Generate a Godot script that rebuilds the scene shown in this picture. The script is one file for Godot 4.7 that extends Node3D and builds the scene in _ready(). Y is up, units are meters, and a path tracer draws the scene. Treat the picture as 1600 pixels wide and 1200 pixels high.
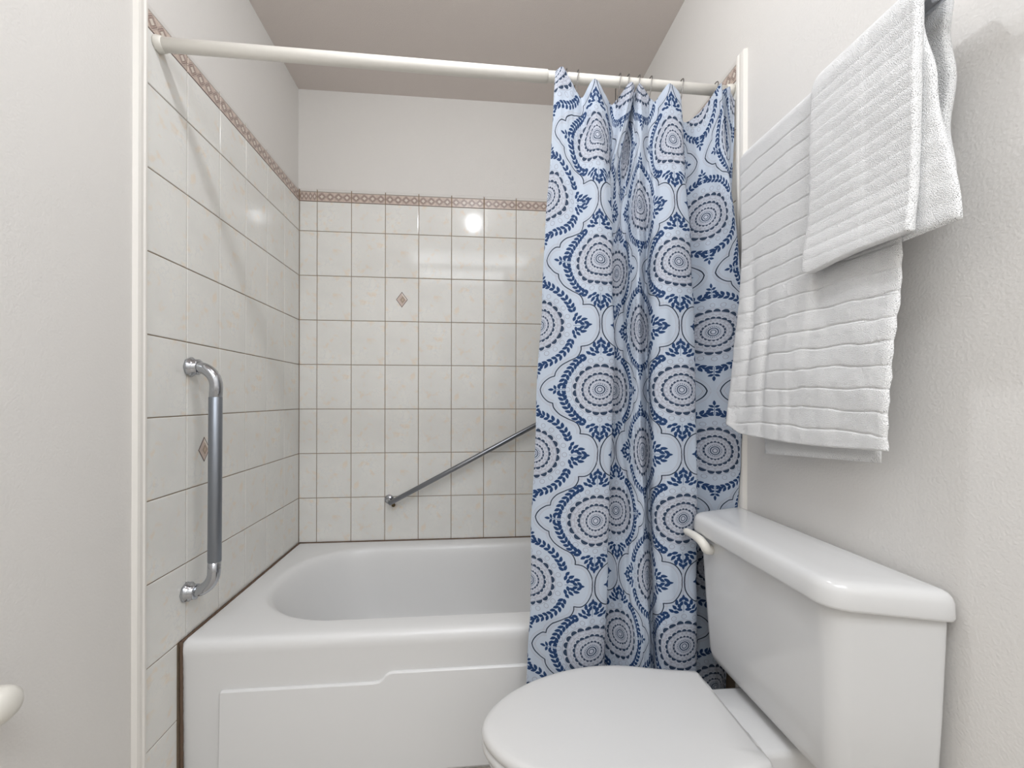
extends Node3D
# A small bathroom: tiled tub alcove, patterned shower curtain, toilet and towels.
# x runs right from the left tile face, y up from the floor, z from the back tile face towards the camera.

var M := {}
var rng := RandomNumberGenerator.new()
const WR := 1.508      # painted right wall
const WL := -0.008     # painted left wall
const CEIL := 2.44
const ROOM := 3.2

# ------------------------------------------------------------------ helpers
func tag(o: Node, label := "", category := "", group := "", kind := "") -> Node:
	if label != "": o.set_meta("label", label)
	if category != "": o.set_meta("category", category)
	if group != "": o.set_meta("group", group)
	if kind != "": o.set_meta("kind", kind)
	return o

func base(called: String, at := Vector3.ZERO) -> Node3D:
	var o := Node3D.new()
	o.name = called
	o.position = at
	add_child(o, true)
	return o

func put(called: String, mesh: Mesh, mat: Material, parent: Node = self, at := Transform3D.IDENTITY) -> MeshInstance3D:
	var o := MeshInstance3D.new()
	o.name = called
	o.mesh = mesh
	o.material_override = mat
	o.transform = at
	o.cast_shadow = GeometryInstance3D.SHADOW_CASTING_SETTING_ON
	parent.add_child(o, true)
	return o

# vertices and faces kept apart until commit; a closed shape is turned outside out there
class Mb:
	var v := PackedVector3Array()
	var uv := PackedVector2Array()
	var f := PackedInt32Array()
	var g := PackedInt32Array()
	func vert(p: Vector3, t := Vector2.ZERO) -> int:
		v.append(p); uv.append(t)
		return v.size() - 1
	func tri(a: int, b: int, c: int, sg := 0) -> void:
		f.append_array([a, b, c]); g.append(sg)
	func quad(a: int, b: int, c: int, d: int, sg := 0) -> void:
		tri(a, b, c, sg); tri(a, c, d, sg)
	func flat_quad(a: Vector3, b: Vector3, c: Vector3, d: Vector3, ta := Vector2.ZERO, tb := Vector2.ZERO, tc := Vector2.ZERO, td := Vector2.ZERO) -> void:
		quad(vert(a, ta), vert(b, tb), vert(c, tc), vert(d, td), -1)
	# rows of points joined into a skin
	func loft(rows: Array, ring := true, cap0 := false, cap1 := false, uvrows: Array = []) -> void:
		var s0 := v.size()
		var n: int = rows[0].size()
		for i in rows.size():
			for j in n:
				vert(rows[i][j], uvrows[i][j] if uvrows.size() else Vector2(float(j) / n, float(i) / rows.size()))
		var m := n if ring else n - 1
		for i in rows.size() - 1:
			for j in m:
				var k := (j + 1) % n
				quad(s0 + i * n + j, s0 + i * n + k, s0 + (i + 1) * n + k, s0 + (i + 1) * n + j)
		if cap0: cap(rows[0], false)
		if cap1: cap(rows[rows.size() - 1], true)
	func cap(row, other: bool) -> void:
		var c := Vector3.ZERO
		for p in row: c += p
		c /= row.size()
		var k := vert(c)
		var s := v.size()
		for p in row: vert(p)
		for j in row.size():
			var q: int = (j + 1) % row.size()
			if other: tri(k, s + j, s + q, 0)
			else: tri(k, s + q, s + j, 0)
	func mesh(closed := true) -> ArrayMesh:
		var vol := 0.0
		var mid := Vector3.ZERO
		for p in v: mid += p
		mid /= maxi(v.size(), 1)
		for t in range(0, f.size(), 3):
			vol += (v[f[t]] - mid).dot((v[f[t + 1]] - mid).cross(v[f[t + 2]] - mid))
		var flip := closed and vol > 0.0        # clockwise from outside gives a negative volume
		var st := SurfaceTool.new()
		st.begin(Mesh.PRIMITIVE_TRIANGLES)
		for t in range(0, f.size(), 3):
			var sg := g[t / 3]
			st.set_smooth_group(0xFFFFFFFF if sg < 0 else sg)
			for q in ([0, 2, 1] if flip else [0, 1, 2]):
				var i := f[t + q]
				st.set_uv(uv[i])
				st.add_vertex(v[i])
		st.index()
		st.generate_normals()
		return st.commit()

# rounded rectangle in the ground plane, one point list per height; r = [far left, far right, near right, near left]
func rrect(x0: float, x1: float, z0: float, z1: float, r: Array, y: float, k := 10) -> PackedVector3Array:
	var out := PackedVector3Array()
	var c := [Vector2(x0 + r[0], z0 + r[0]), Vector2(x1 - r[1], z0 + r[1]), Vector2(x1 - r[2], z1 - r[2]), Vector2(x0 + r[3], z1 - r[3])]
	for q in 4:
		for i in k + 1:
			var a := PI + q * PI / 2 + i * PI / 2 / k
			out.append(Vector3(c[q].x + cos(a) * r[q], y, c[q].y + sin(a) * r[q]))
	return out

func bevel_box(sx: float, sy: float, sz: float, b: float) -> ArrayMesh:      # centred, softly chamfered all round
	var m := Mb.new()
	var rows := []
	for e in [[-sz / 2, b], [-sz / 2 + b, 0.0], [sz / 2 - b, 0.0], [sz / 2, b]]:
		var hx: float = sx / 2 - e[1]
		var hy: float = sy / 2 - e[1]
		rows.append(PackedVector3Array([Vector3(-hx + b, -hy, e[0]), Vector3(hx - b, -hy, e[0]), Vector3(hx, -hy + b, e[0]), Vector3(hx, hy - b, e[0]), Vector3(hx - b, hy, e[0]), Vector3(-hx + b, hy, e[0]), Vector3(-hx, hy - b, e[0]), Vector3(-hx, -hy + b, e[0])]))
	m.loft(rows, true, true, true)
	for i in m.g.size(): m.g[i] = -1
	return m.mesh()

func slab(called: String, a: Vector3, b: Vector3, mat: Material, parent: Node = self) -> MeshInstance3D:
	var d := b - a
	var off: Vector3 = parent.position if parent != self else Vector3.ZERO
	return put(called, bevel_box(absf(d.x), absf(d.y), absf(d.z), 0.0005), mat, parent, Transform3D(Basis.IDENTITY, (a + b) / 2 - off))

func sweep(path: Array, radius, sides := 20, caps := true, flat := Vector2.ONE) -> ArrayMesh:
	var m := Mb.new()
	var rows := []
	var up := Vector3.UP
	var t0: Vector3 = (path[1] - path[0]).normalized()
	if absf(t0.dot(up)) > 0.9: up = Vector3.RIGHT
	for i in path.size():
		var t: Vector3 = (path[mini(i + 1, path.size() - 1)] - path[maxi(i - 1, 0)]).normalized()
		var s := t.cross(up).normalized()
		up = s.cross(t).normalized()
		var r: float = radius[i] if radius is Array else radius
		var ring := PackedVector3Array()
		for j in sides:
			var a := TAU * j / sides
			ring.append(path[i] + (s * cos(a) * flat.x + up * sin(a) * flat.y) * r)
		rows.append(ring)
	m.loft(rows, true, caps, caps)
	return m.mesh()

func lathe(profile: Array, sides := 28) -> ArrayMesh:       # profile of Vector2(radius, height) about +y
	var m := Mb.new()
	var rows := []
	for p in profile:
		var ring := PackedVector3Array()
		for j in sides:
			ring.append(Vector3(cos(TAU * j / sides) * p.x, p.y, sin(TAU * j / sides) * p.x))
		rows.append(ring)
	m.loft(rows, true, true, true)
	return m.mesh()

func arc(c: Vector3, u: Vector3, w: Vector3, r: float, a0: float, a1: float, n: int) -> Array:
	var out := []
	for i in n + 1:
		var a := lerpf(a0, a1, float(i) / n)
		out.append(c + (u * cos(a) + w * sin(a)) * r)
	return out

func axis_to(dir: Vector3, at: Vector3) -> Transform3D:      # turns +y to dir
	var y := dir.normalized()
	var x := y.cross(Vector3.FORWARD if absf(y.z) < 0.9 else Vector3.RIGHT).normalized()
	return Transform3D(Basis(x, y, x.cross(y)), at)

func sm(a: float, b: float, x: float) -> float:
	return smoothstep(a, b, x)

# ------------------------------------------------------------------ materials
func std(c: Color, rough: float, metal := 0.0) -> StandardMaterial3D:
	var m := StandardMaterial3D.new()
	m.albedo_color = c
	m.roughness = rough
	m.metallic = metal
	return m

func noise_bytes(n: int, freq: float, seed_: int, oct := 4, kind := FastNoiseLite.TYPE_SIMPLEX_SMOOTH, warp := 0.0) -> PackedByteArray:
	var f := FastNoiseLite.new()
	f.noise_type = kind
	f.frequency = freq
	f.seed = seed_
	f.fractal_octaves = oct
	if warp > 0.0:
		f.domain_warp_enabled = true
		f.domain_warp_amplitude = warp
		f.domain_warp_frequency = freq
	var im := f.get_seamless_image(n, n)
	im.convert(Image.FORMAT_L8)
	return im.get_data()

func normal_tex(n: int, freq: float, seed_: int, strength: float, oct := 4) -> ImageTexture:
	var im := Image.create_from_data(n, n, false, Image.FORMAT_L8, noise_bytes(n, freq, seed_, oct))
	im.convert(Image.FORMAT_RGBA8)
	im.bump_map_to_normal_map(strength)
	return ImageTexture.create_from_image(im)

func triplanar_normal(m: StandardMaterial3D, tex: Texture2D, scale: float, amount: float) -> void:
	m.uv1_triplanar = true
	m.uv1_world_triplanar = true
	m.uv1_scale = Vector3.ONE * scale
	m.normal_enabled = true
	m.normal_texture = tex
	m.normal_scale = amount

func tile_texture() -> ImageTexture:          # cream glaze with faint grey clouds and small peach blotches
	var n := 768
	var a := noise_bytes(n, 0.006, 3, 4, FastNoiseLite.TYPE_SIMPLEX_SMOOTH, 20.0)
	var b := noise_bytes(n, 0.028, 11, 4, FastNoiseLite.TYPE_SIMPLEX_SMOOTH, 12.0)
	var c := noise_bytes(n, 0.024, 23, 2, FastNoiseLite.TYPE_SIMPLEX_SMOOTH, 18.0)
	var d := noise_bytes(n, 0.012, 41, 2)
	var out := PackedByteArray()
	out.resize(n * n * 3)
	for i in n * n:
		var cloud := a[i] / 255.0 - 0.5
		var vein := maxf(0.0, 1.0 - absf(b[i] / 255.0 - 0.52) * 14.0) * clampf((a[i] / 255.0 - 0.45) * 3.0, 0.0, 1.0)
		var peach := sm(0.50, 0.88, c[i] / 255.0) * sm(0.42, 0.70, d[i] / 255.0)
		var r := 0.918 + cloud * 0.035 - vein * 0.035 + peach * 0.005
		var g := 0.912 + cloud * 0.035 - vein * 0.030 - peach * 0.028
		var l := 0.893 + cloud * 0.030 - vein * 0.018 - peach * 0.062
		out[i * 3] = int(clampf(r, 0, 1) * 255)
		out[i * 3 + 1] = int(clampf(g, 0, 1) * 255)
		out[i * 3 + 2] = int(clampf(l, 0, 1) * 255)
	var im := Image.create_from_data(n, n, false, Image.FORMAT_RGB8, out)
	im.generate_mipmaps()
	return ImageTexture.create_from_image(im)

func border_texture() -> ImageTexture:        # one listello tile: four outlined diamonds on a lattice between two lines
	var w := 384
	var h := 112
	var im := Image.create(w, h, false, Image.FORMAT_RGB8)
	var bands := noise_bytes(512, 0.03, 77, 3)
	for y in h:
		for x in w:
			var fx := fposmod(x / float(w) * 4.0, 1.0) - 0.5
			var fy := (y + 0.5) / h - 0.5
			var q := absf(fx) / 0.5 + absf(fy) / 0.40           # lattice cell, diamond distance
			var t := bands[(y * 512 + x) % bands.size()] / 255.0 - 0.5
			var col := Color(0.81 + t * 0.12, 0.745 + t * 0.12, 0.70 + t * 0.12)
			if q > 1.12 and q < 1.20: col = Color(0.56, 0.49, 0.46)
			if q < 0.98: col = Color(0.47, 0.39, 0.37)
			if q < 0.86: col = Color(0.70 + t * 0.1, 0.62 + t * 0.1, 0.58 + t * 0.1)
			if q < 0.62: col = Color(0.50, 0.42, 0.39)
			if q < 0.50: col = Color(0.86, 0.82, 0.78)
			if absf(fy) > 0.425: col = Color(0.78, 0.72, 0.68)
			if absf(fy) > 0.462: col = Color(0.50, 0.43, 0.40)
			im.set_pixel(x, y, col)
	im.generate_mipmaps()
	return ImageTexture.create_from_image(im)

func diamond_texture() -> ImageTexture:
	var n := 128
	var im := Image.create(n, n, false, Image.FORMAT_RGB8)
	for y in n:
		for x in n:
			var fx := (x + 0.5) / n * 2.0 - 1.0
			var fy := (y + 0.5) / n * 2.0 - 1.0
			var q := absf(fx) + absf(fy)
			var p := absf(fx - 0.12) + absf(fy - 0.02)
			var col := Color(0.80, 0.73, 0.69)
			if fx > 0.0 and fy < 0.05 and q > 0.62: col = Color(0.90, 0.87, 0.83)
			if p < 0.56: col = Color(0.69, 0.60, 0.54)
			if p < 0.50: col = Color(0.80, 0.73, 0.67)
			if p < 0.40: col = Color(0.55, 0.46, 0.42)
			if p < 0.28: col = Color(0.74, 0.66, 0.58)
			if q > 0.88: col = Color(0.40, 0.34, 0.33)
			im.set_pixel(x, y, col)
	im.generate_mipmaps()
	return ImageTexture.create_from_image(im)

# ---- printed curtain cloth: one repeat, 0.31 m by 0.333 m
const CW := 0.31
const CH := 0.333
const CP := 2600.0
var cb := PackedFloat32Array()
var cnx := 0
var cny := 0

func ink(x: int, y: int, c: Color, a: float) -> void:
	if a <= 0.0: return
	var i := (posmod(y, cny) * cnx + posmod(x, cnx)) * 3
	cb[i] = lerpf(cb[i], c.r, a)
	cb[i + 1] = lerpf(cb[i + 1], c.g, a)
	cb[i + 2] = lerpf(cb[i + 2], c.b, a)

func leaf(p: Vector2, ang: float, ln: float, wd: float, c: Color) -> void:    # pointed leaf from p along ang
	var d := Vector2(cos(ang), sin(ang))
	var o := p * CP
	var l := ln * CP
	var w := wd * CP * 0.5
	var r := int(l + 3)
	for y in range(int(o.y) - r, int(o.y) + r + 1):
		for x in range(int(o.x) - r, int(o.x) + r + 1):
			var q := Vector2(x + 0.5, y + 0.5) - o
			var t := q.dot(d) / l
			if t < 0.0 or t > 1.0: continue
			var hw := w * pow(sin(PI * pow(t, 0.85)), 0.8)
			ink(x, y, c, clampf(hw - absf(q.cross(d)) + 0.5, 0.0, 1.0))

func disc(p: Vector2, r0: float, r1: float, c: Color, alpha := 1.0, cut := Vector2.ZERO) -> void:   # ring r0..r1; with cut only the half on that side
	var o := p * CP
	var e := int(r1 * CP + 3)
	for y in range(int(o.y) - e, int(o.y) + e + 1):
		for x in range(int(o.x) - e, int(o.x) + e + 1):
			var q := Vector2(x + 0.5, y + 0.5) - o
			var l := q.length()
			var a := clampf(r1 * CP - l + 0.5, 0.0, 1.0) * clampf(l - r0 * CP + 0.5, 0.0, 1.0)
			if cut != Vector2.ZERO: a *= clampf(q.dot(cut) + 0.5, 0.0, 1.0)
			ink(x, y, c, a * alpha)

func stroke(pts: Array, wd: float, c: Color, alpha := 1.0) -> void:
	for i in pts.size() - 1:
		var a: Vector2 = pts[i] * CP
		var b: Vector2 = pts[i + 1] * CP
		var w := wd * CP * 0.5
		var lo := a.min(b) - Vector2.ONE * (w + 2)
		var hi := a.max(b) + Vector2.ONE * (w + 2)
		for y in range(int(lo.y), int(hi.y) + 1):
			for x in range(int(lo.x), int(hi.x) + 1):
				var q := Vector2(x + 0.5, y + 0.5)
				var t := clampf((q - a).dot(b - a) / maxf((b - a).length_squared(), 1e-6), 0.0, 1.0)
				ink(x, y, c, clampf(w - q.distance_to(a.lerp(b, t)) + 0.5, 0.0, 1.0) * alpha)

func spline(k: Array, n := 8) -> Array:
	var out := []
	for i in k.size() - 1:
		var a: Vector2 = k[maxi(i - 1, 0)]
		var b: Vector2 = k[i]
		var c: Vector2 = k[i + 1]
		var d: Vector2 = k[mini(i + 2, k.size() - 1)]
		for j in n:
			out.append(b.cubic_interpolate(c, a, d, float(j) / n))
	out.append(k[k.size() - 1])
	return out

func md(o: Vector2, p: Vector2, r0: float, r1: float, c: Color, alpha := 1.0, cut := Vector2.ZERO) -> void:
	disc(o + p * 1.07, r0 * 1.07, r1 * 1.07, c, alpha, cut)

func motif(o: Vector2, turned: bool) -> void:
	var navy := Color(0.03, 0.195, 0.375)
	var slate := Color(0.13, 0.21, 0.31)
	var pale := Color(0.52, 0.515, 0.56)
	var tan_ := Color(0.70, 0.675, 0.68)
	# rings of the medallion
	for rr in [[0.0625, 0.0635], [0.0515, 0.0525], [0.0455, 0.0462], [0.0335, 0.0345], [0.0285, 0.0292], [0.0205, 0.0212], [0.0165, 0.0172]]:
		md(o, Vector2.ZERO, rr[0], rr[1], pale, 0.75)
	md(o, Vector2.ZERO, 0.0400, 0.0445, tan_, 0.15)
	md(o, Vector2.ZERO, 0.0215, 0.0275, tan_, 0.15)
	for k in 20:                                   # outer half moons and the pale beads outside them
		var a := TAU * (k + 0.5) / 20
		var d := Vector2(cos(a), sin(a))
		md(o, d * 0.0535, 0.0, 0.0078, slate, 1.0, d)
		md(o, Vector2(cos(a + 0.157), sin(a + 0.157)) * 0.0715, 0.0048, 0.0058, pale, 0.75)
		md(o, Vector2(cos(a + 0.157), sin(a + 0.157)) * 0.0475, 0.0014, 0.0023, pale, 0.8)
		md(o, d * 0.0425, 0.0, 0.0012, pale, 0.9)
	for k in 20:
		var a := TAU * k / 20
		var d := Vector2(cos(a), sin(a))
		md(o, d * 0.0352, 0.0, 0.0056, slate, 1.0, d)
		md(o, Vector2(cos(a + 0.157), sin(a + 0.157)) * 0.0312, 0.0010, 0.0018, pale, 0.9)
		md(o, d * 0.0245, 0.0, 0.0013, pale, 0.9)
	for k in 18:
		var a := TAU * (k + 0.5) / 18
		var d := Vector2(cos(a), sin(a))
		md(o, d * 0.0212, 0.0, 0.0034, slate, 1.0, d)
	for k in 22:
		var a := TAU * k / 22
		md(o, Vector2(cos(a), sin(a)) * 0.0142, 0.0, 0.0011, slate)
	md(o, Vector2.ZERO, 0.0089, 0.0112, slate)
	md(o, Vector2.ZERO, 0.0046, 0.0062, slate)
	# the garland, mirrored into four quarters; a turned motif swaps its long and short ends
	for sx in [1.0, -1.0]:
		for sy in [1.0, -1.0]:
			var at := func(p: Vector2) -> Vector2:
				return o + (Vector2(p.y * sx, p.x * sy) if turned else Vector2(p.x * sx, p.y * sy))
			var pts := spline([Vector2(0.087, 0.032), Vector2(0.078, 0.054), Vector2(0.060, 0.077), Vector2(0.036, 0.094), Vector2(0.012, 0.104)], 6)
			if turned: pts = spline([Vector2(0.088, 0.031), Vector2(0.0765, 0.049), Vector2(0.058, 0.066), Vector2(0.036, 0.080), Vector2(0.013, 0.088)], 6)
			var lift := -0.018 if turned else 0.0
			var n := 9
			for i in n:
				var t := (i + 0.4) / n * (pts.size() - 1)
				var k := int(t)
				var p: Vector2 = pts[k].lerp(pts[mini(k + 1, pts.size() - 1)], t - k)
				var d: Vector2 = (pts[mini(k + 1, pts.size() - 1)] - pts[maxi(k - 1, 0)]).normalized()
				for side in [-1.0, 1.0]:
					var a: Vector2 = at.call(p)
					var b: Vector2 = at.call(p + d.rotated(side * 0.62) * 0.0135)
					var e := b - a
					leaf(a + e * 0.10, e.angle(), 0.0150, 0.0078, navy)
			# laurel cluster on the long side: leaves on an arch, and the single leaf at its tip
			for q in [[0.0195, 0.35, 0.0140], [0.0195, 0.95, 0.0145], [0.0200, 1.60, 0.0145], [0.0205, 2.20, 0.0140], [0.0100, 0.55, 0.0125], [0.0100, 1.35, 0.0130], [0.0105, 2.20, 0.0130], [0.0290, 1.85, 0.0125]]:
				var c0 := Vector2(0.101 + cos(q[1]) * q[0], sin(q[1]) * q[0])
				var a: Vector2 = at.call(c0)
				var b: Vector2 = at.call(c0 + Vector2(cos(q[1] - 0.95), sin(q[1] - 0.95)) * 0.01)
				leaf(a - (b - a) * 0.55, (b - a).angle(), q[2] * 1.06, 0.0076, navy)
			# sprig on the short side
			for q in [[0.0015, 0.1120, 0.35, 0.0130], [0.001, 0.1205, 0.45, 0.0120], [0.003, 0.107, -0.85, 0.013], [0.009, 0.105, -0.35, 0.013]]:
				var a: Vector2 = at.call(Vector2(q[0], q[1] + lift))
				var b: Vector2 = at.call(Vector2(q[0] + cos(q[2]) * 0.01, q[1] + lift + sin(q[2]) * 0.01))
				leaf(a, (b - a).angle(), q[3], 0.0068, navy)
			for q in [[Vector2(0.1195, 0.0), Vector2(0.1335, 0.0)], [Vector2(0.0, 0.1255 + lift), Vector2(0.0, 0.1395 + lift)]]:
				var a: Vector2 = at.call(q[0])
				var b: Vector2 = at.call(q[1])
				leaf(a, (b - a).angle(), 0.0140, 0.0066, navy)
			stroke([at.call(Vector2(0, 0.100 + lift)), at.call(Vector2(0, 0.130 + lift))], 0.0009, navy)
			stroke([at.call(Vector2(0.088, 0.0)), at.call(Vector2(0.121, 0.0))], 0.0008, navy)

func frame_lines(o: Vector2) -> void:      # the scalloped ogee outline round the motif at o, with its pale shadow lines
	for sx in [1.0, -1.0]:
		for sy in [1.0, -1.0]:
			var lobe := spline([Vector2(0.1525, 0.0), Vector2(0.1500, 0.022), Vector2(0.1400, 0.042), Vector2(0.1270, 0.0520), Vector2(0.1100, 0.0545)])
			var ess := spline([Vector2(0.1100, 0.0545), Vector2(0.1095, 0.066), Vector2(0.1010, 0.0815), Vector2(0.0800, 0.0925), Vector2(0.0620, 0.1040), Vector2(0.0500, 0.1190), Vector2(0.0470, 0.1315)])
			var small := spline([Vector2(0.0470, 0.1315), Vector2(0.0360, 0.1355), Vector2(0.0240, 0.1450), Vector2(0.0165, 0.1560), Vector2(0.0130, 0.1665)])
			for part in [lobe, ess, small]:
				for s in [-0.0075, -0.0045, 0.0045, 0.0075]:
					var off := []
					for i in part.size():
						var d: Vector2 = (part[mini(i + 1, part.size() - 1)] - part[maxi(i - 1, 0)]).normalized()
						var p: Vector2 = part[i] + d.orthogonal() * s
						off.append(o + Vector2(p.x * sx, p.y * sy))
					stroke(off, 0.0011, Color(0.66, 0.655, 0.69), 0.8 if absf(s) > 0.005 else 0.45)
			for part in [lobe, ess, small]:
				var line := []
				for p in part: line.append(o + Vector2(p.x * sx, p.y * sy))
				stroke(line, 0.0026, Color(0.14, 0.17, 0.24))

func curtain_texture() -> ImageTexture:
	cnx = int(CW * CP)
	cny = int(CH * CP)
	cb.resize(cnx * cny * 3)
	for i in cnx * cny:
		cb[i * 3] = 0.72
		cb[i * 3 + 1] = 0.76
		cb[i * 3 + 2] = 0.815
	var a := Vector2(CW / 2, CH / 2)
	for o in [a, Vector2.ZERO]:
		disc(o, 0.0, 0.066, Color(0.73, 0.73, 0.765), 0.5)
	frame_lines(a)
	motif(a, false)
	motif(Vector2.ZERO, true)
	var by := PackedByteArray()
	by.resize(cnx * cny * 3)
	for i in by.size(): by[i] = int(clampf(cb[i], 0, 1) * 255)
	cb.resize(0)
	var im := Image.create_from_data(cnx, cny, false, Image.FORMAT_RGB8, by)
	im.generate_mipmaps()
	return ImageTexture.create_from_image(im)

func materials() -> void:
	var peel := normal_tex(512, 0.09, 5, 3.0, 3)
	M.wall = std(Color(0.890, 0.877, 0.860), 0.75)
	triplanar_normal(M.wall, peel, 3.0, 0.22)
	M.ceiling = std(Color(0.875, 0.838, 0.815), 0.9)
	triplanar_normal(M.ceiling, peel, 5.0, 0.5)
	M.trim = std(Color(0.92, 0.905, 0.88), 0.45)
	M.cap = std(Color(0.86, 0.845, 0.825), 0.5)
	M.floor = std(Color(0.78, 0.755, 0.72), 0.5)
	triplanar_normal(M.floor, peel, 4.0, 0.2)
	M.grout = std(Color(0.60, 0.525, 0.44), 0.9)
	triplanar_normal(M.grout, peel, 9.0, 0.6)
	M.caulk = std(Color(0.40, 0.32, 0.26), 0.8)
	M.tile = std(Color.WHITE, 0.10)
	M.tile.metallic_specular = 0.4
	M.tile.albedo_texture = tile_texture()
	M.border = std(Color.WHITE, 0.3)
	M.border.albedo_texture = border_texture()
	M.diamond = std(Color.WHITE, 0.3)
	M.diamond.albedo_texture = diamond_texture()
	M.enamel = std(Color(0.905, 0.903, 0.90), 0.30)
	M.china = std(Color(0.855, 0.852, 0.848), 0.10)
	M.seat = std(Color(0.855, 0.85, 0.843), 0.32)
	M.plastic = std(Color(0.90, 0.885, 0.85), 0.3)
	M.rod = std(Color(0.90, 0.885, 0.855), 0.4)
	M.chrome = std(Color(0.72, 0.73, 0.75), 0.10, 1.0)
	M.satin = std(Color(0.56, 0.58, 0.61), 0.38, 1.0)
	triplanar_normal(M.satin, normal_tex(256, 0.2, 8, 2.0, 2), 60.0, 0.35)
	M.steel = std(Color(0.55, 0.56, 0.58), 0.30, 1.0)
	M.wire = std(Color(0.50, 0.49, 0.48), 0.3, 1.0)
	M.brass = std(Color(0.38, 0.32, 0.22), 0.45, 0.8)
	var terry := normal_tex(512, 0.20, 19, 9.0, 3)
	M.towel = std(Color(0.945, 0.943, 0.94), 0.95)
	triplanar_normal(M.towel, terry, 5.5, 0.95)
	M.towel.rim_enabled = true
	M.towel.rim = 0.3
	M.curtain = std(Color.WHITE, 0.75)
	M.curtain.albedo_texture = curtain_texture()
	M.curtain.cull_mode = BaseMaterial3D.CULL_DISABLED
	M.curtain.backlight_enabled = true
	M.curtain.backlight = Color(0.16, 0.16, 0.16)
	M.globe = std(Color(1, 1, 1), 0.5)
	M.globe.emission_enabled = true
	M.globe.emission = Color(1.0, 0.95, 0.88)
	M.globe.emission_energy_multiplier = 3.0
	M.pane = std(Color(0.9, 0.9, 0.9), 0.6)
	M.pane.emission_enabled = true
	M.pane.emission = Color(0.958, 0.977, 1.0)
	M.pane.emission_energy_multiplier = 1.0

# ------------------------------------------------------------------ tiles
func tile_mesh(w: float, h: float, o: Vector2, whole := false) -> ArrayMesh:     # face towards +z, its front at z = 0
	var m := Mb.new()
	var b := 0.0016
	var rows := []
	var uvs := []
	for e in [[-0.0065, 0.0], [-0.0013, 0.0], [-0.0003, b * 0.5], [0.0, b * 1.6]]:
		var x: float = w / 2 - e[1]
		var y: float = h / 2 - e[1]
		var r := PackedVector3Array([Vector3(-x, -y, e[0]), Vector3(x, -y, e[0]), Vector3(x, y, e[0]), Vector3(-x, y, e[0])])
		rows.append(r)
		var u := []
		for p in r: u.append(Vector2(p.x / w + 0.5, 0.5 - p.y / h) if whole else o + Vector2(p.x, -p.y) / 0.75)
		uvs.append(u)
	m.loft(rows, true, false, false, uvs)
	var last: PackedVector3Array = rows[3]
	m.flat_quad(last[0], last[1], last[2], last[3], uvs[3][0], uvs[3][1], uvs[3][2], uvs[3][3])
	for i in m.g.size(): m.g[i] = -1
	return m.mesh()

var tile_kinds := {}
func lay(parent: Node, called: String, u0: float, u1: float, y0: float, y1: float, to_world: Callable, mat: Material, tilt := 0.0016) -> MeshInstance3D:
	var j := 0.0013 if called == "tile" else 0.0019
	var w := u1 - u0 - j * 2
	var h := y1 - y0 - (j * 2 if called == "tile" else 0.0)
	var key := "%s %.4f %.4f %d" % [called, w, h, rng.randi() % 7 if called == "tile" else 0]
	if not tile_kinds.has(key):
		tile_kinds[key] = tile_mesh(w, h, Vector2(rng.randf(), rng.randf()), called == "border_tile")
	var t: Transform3D = to_world.call((u0 + u1) / 2, (y0 + y1) / 2)
	t.basis = t.basis * Basis.from_euler(Vector3(rng.randf_range(-tilt, tilt), rng.randf_range(-tilt, tilt), 0))
	t.origin -= parent.position
	return put(called, tile_kinds[key], mat, parent, t)

func diamond_on(parent: Node) -> void:
	var m := Mb.new()
	var w := 0.0262
	var h := 0.0360
	var rows := []
	var uvs := []
	for z in [0.0, 0.0007]:
		rows.append(PackedVector3Array([Vector3(0, -h, z), Vector3(w, 0, z), Vector3(0, h, z), Vector3(-w, 0, z)]))
		uvs.append([Vector2(0.5, 1), Vector2(1, 0.5), Vector2(0.5, 0), Vector2(0, 0.5)])
	m.loft(rows, true, false, false, uvs)
	var r: PackedVector3Array = rows[1]
	m.flat_quad(r[0], r[1], r[2], r[3], uvs[1][0], uvs[1][1], uvs[1][2], uvs[1][3])
	for i in m.g.size(): m.g[i] = -1
	put("diamond_inlay", m.mesh(), M.diamond, parent).set_meta("label", "small brown diamond set in the tile")

func tiling(parent: Node, cols: Array, to_world: Callable, diamonds: Array, apron := 99.0) -> void:
	for c in cols.size() - 1:
		var a: float = cols[c]
		var b: float = cols[c + 1]
		var y := 0.4
		while y < 1.85:
			var top := minf(y + 0.2, 1.934)
			var t := lay(parent, "tile", a, b, y, top, to_world, M.tile)
			for d in diamonds:
				if d[0] > a and d[0] < b and d[1] > y and d[1] < top: diamond_on(t)
			y += 0.2
		if b > apron:                       # the column that runs past the tub goes down to the floor
			for yy in [0.0, 0.2]:
				lay(parent, "tile", maxf(a, apron), b, yy, yy + 0.2, to_world, M.tile)
		lay(parent, "border_tile", a, b, 1.934, 1.977, to_world, M.border, 0.0)
		lay(parent, "cap_tile", a, b, 1.978, 1.991, func(u: float, v: float) -> Transform3D: return to_world.call(u, v).translated_local(Vector3(0, 0, -0.0008)), M.cap, 0.0)

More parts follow.
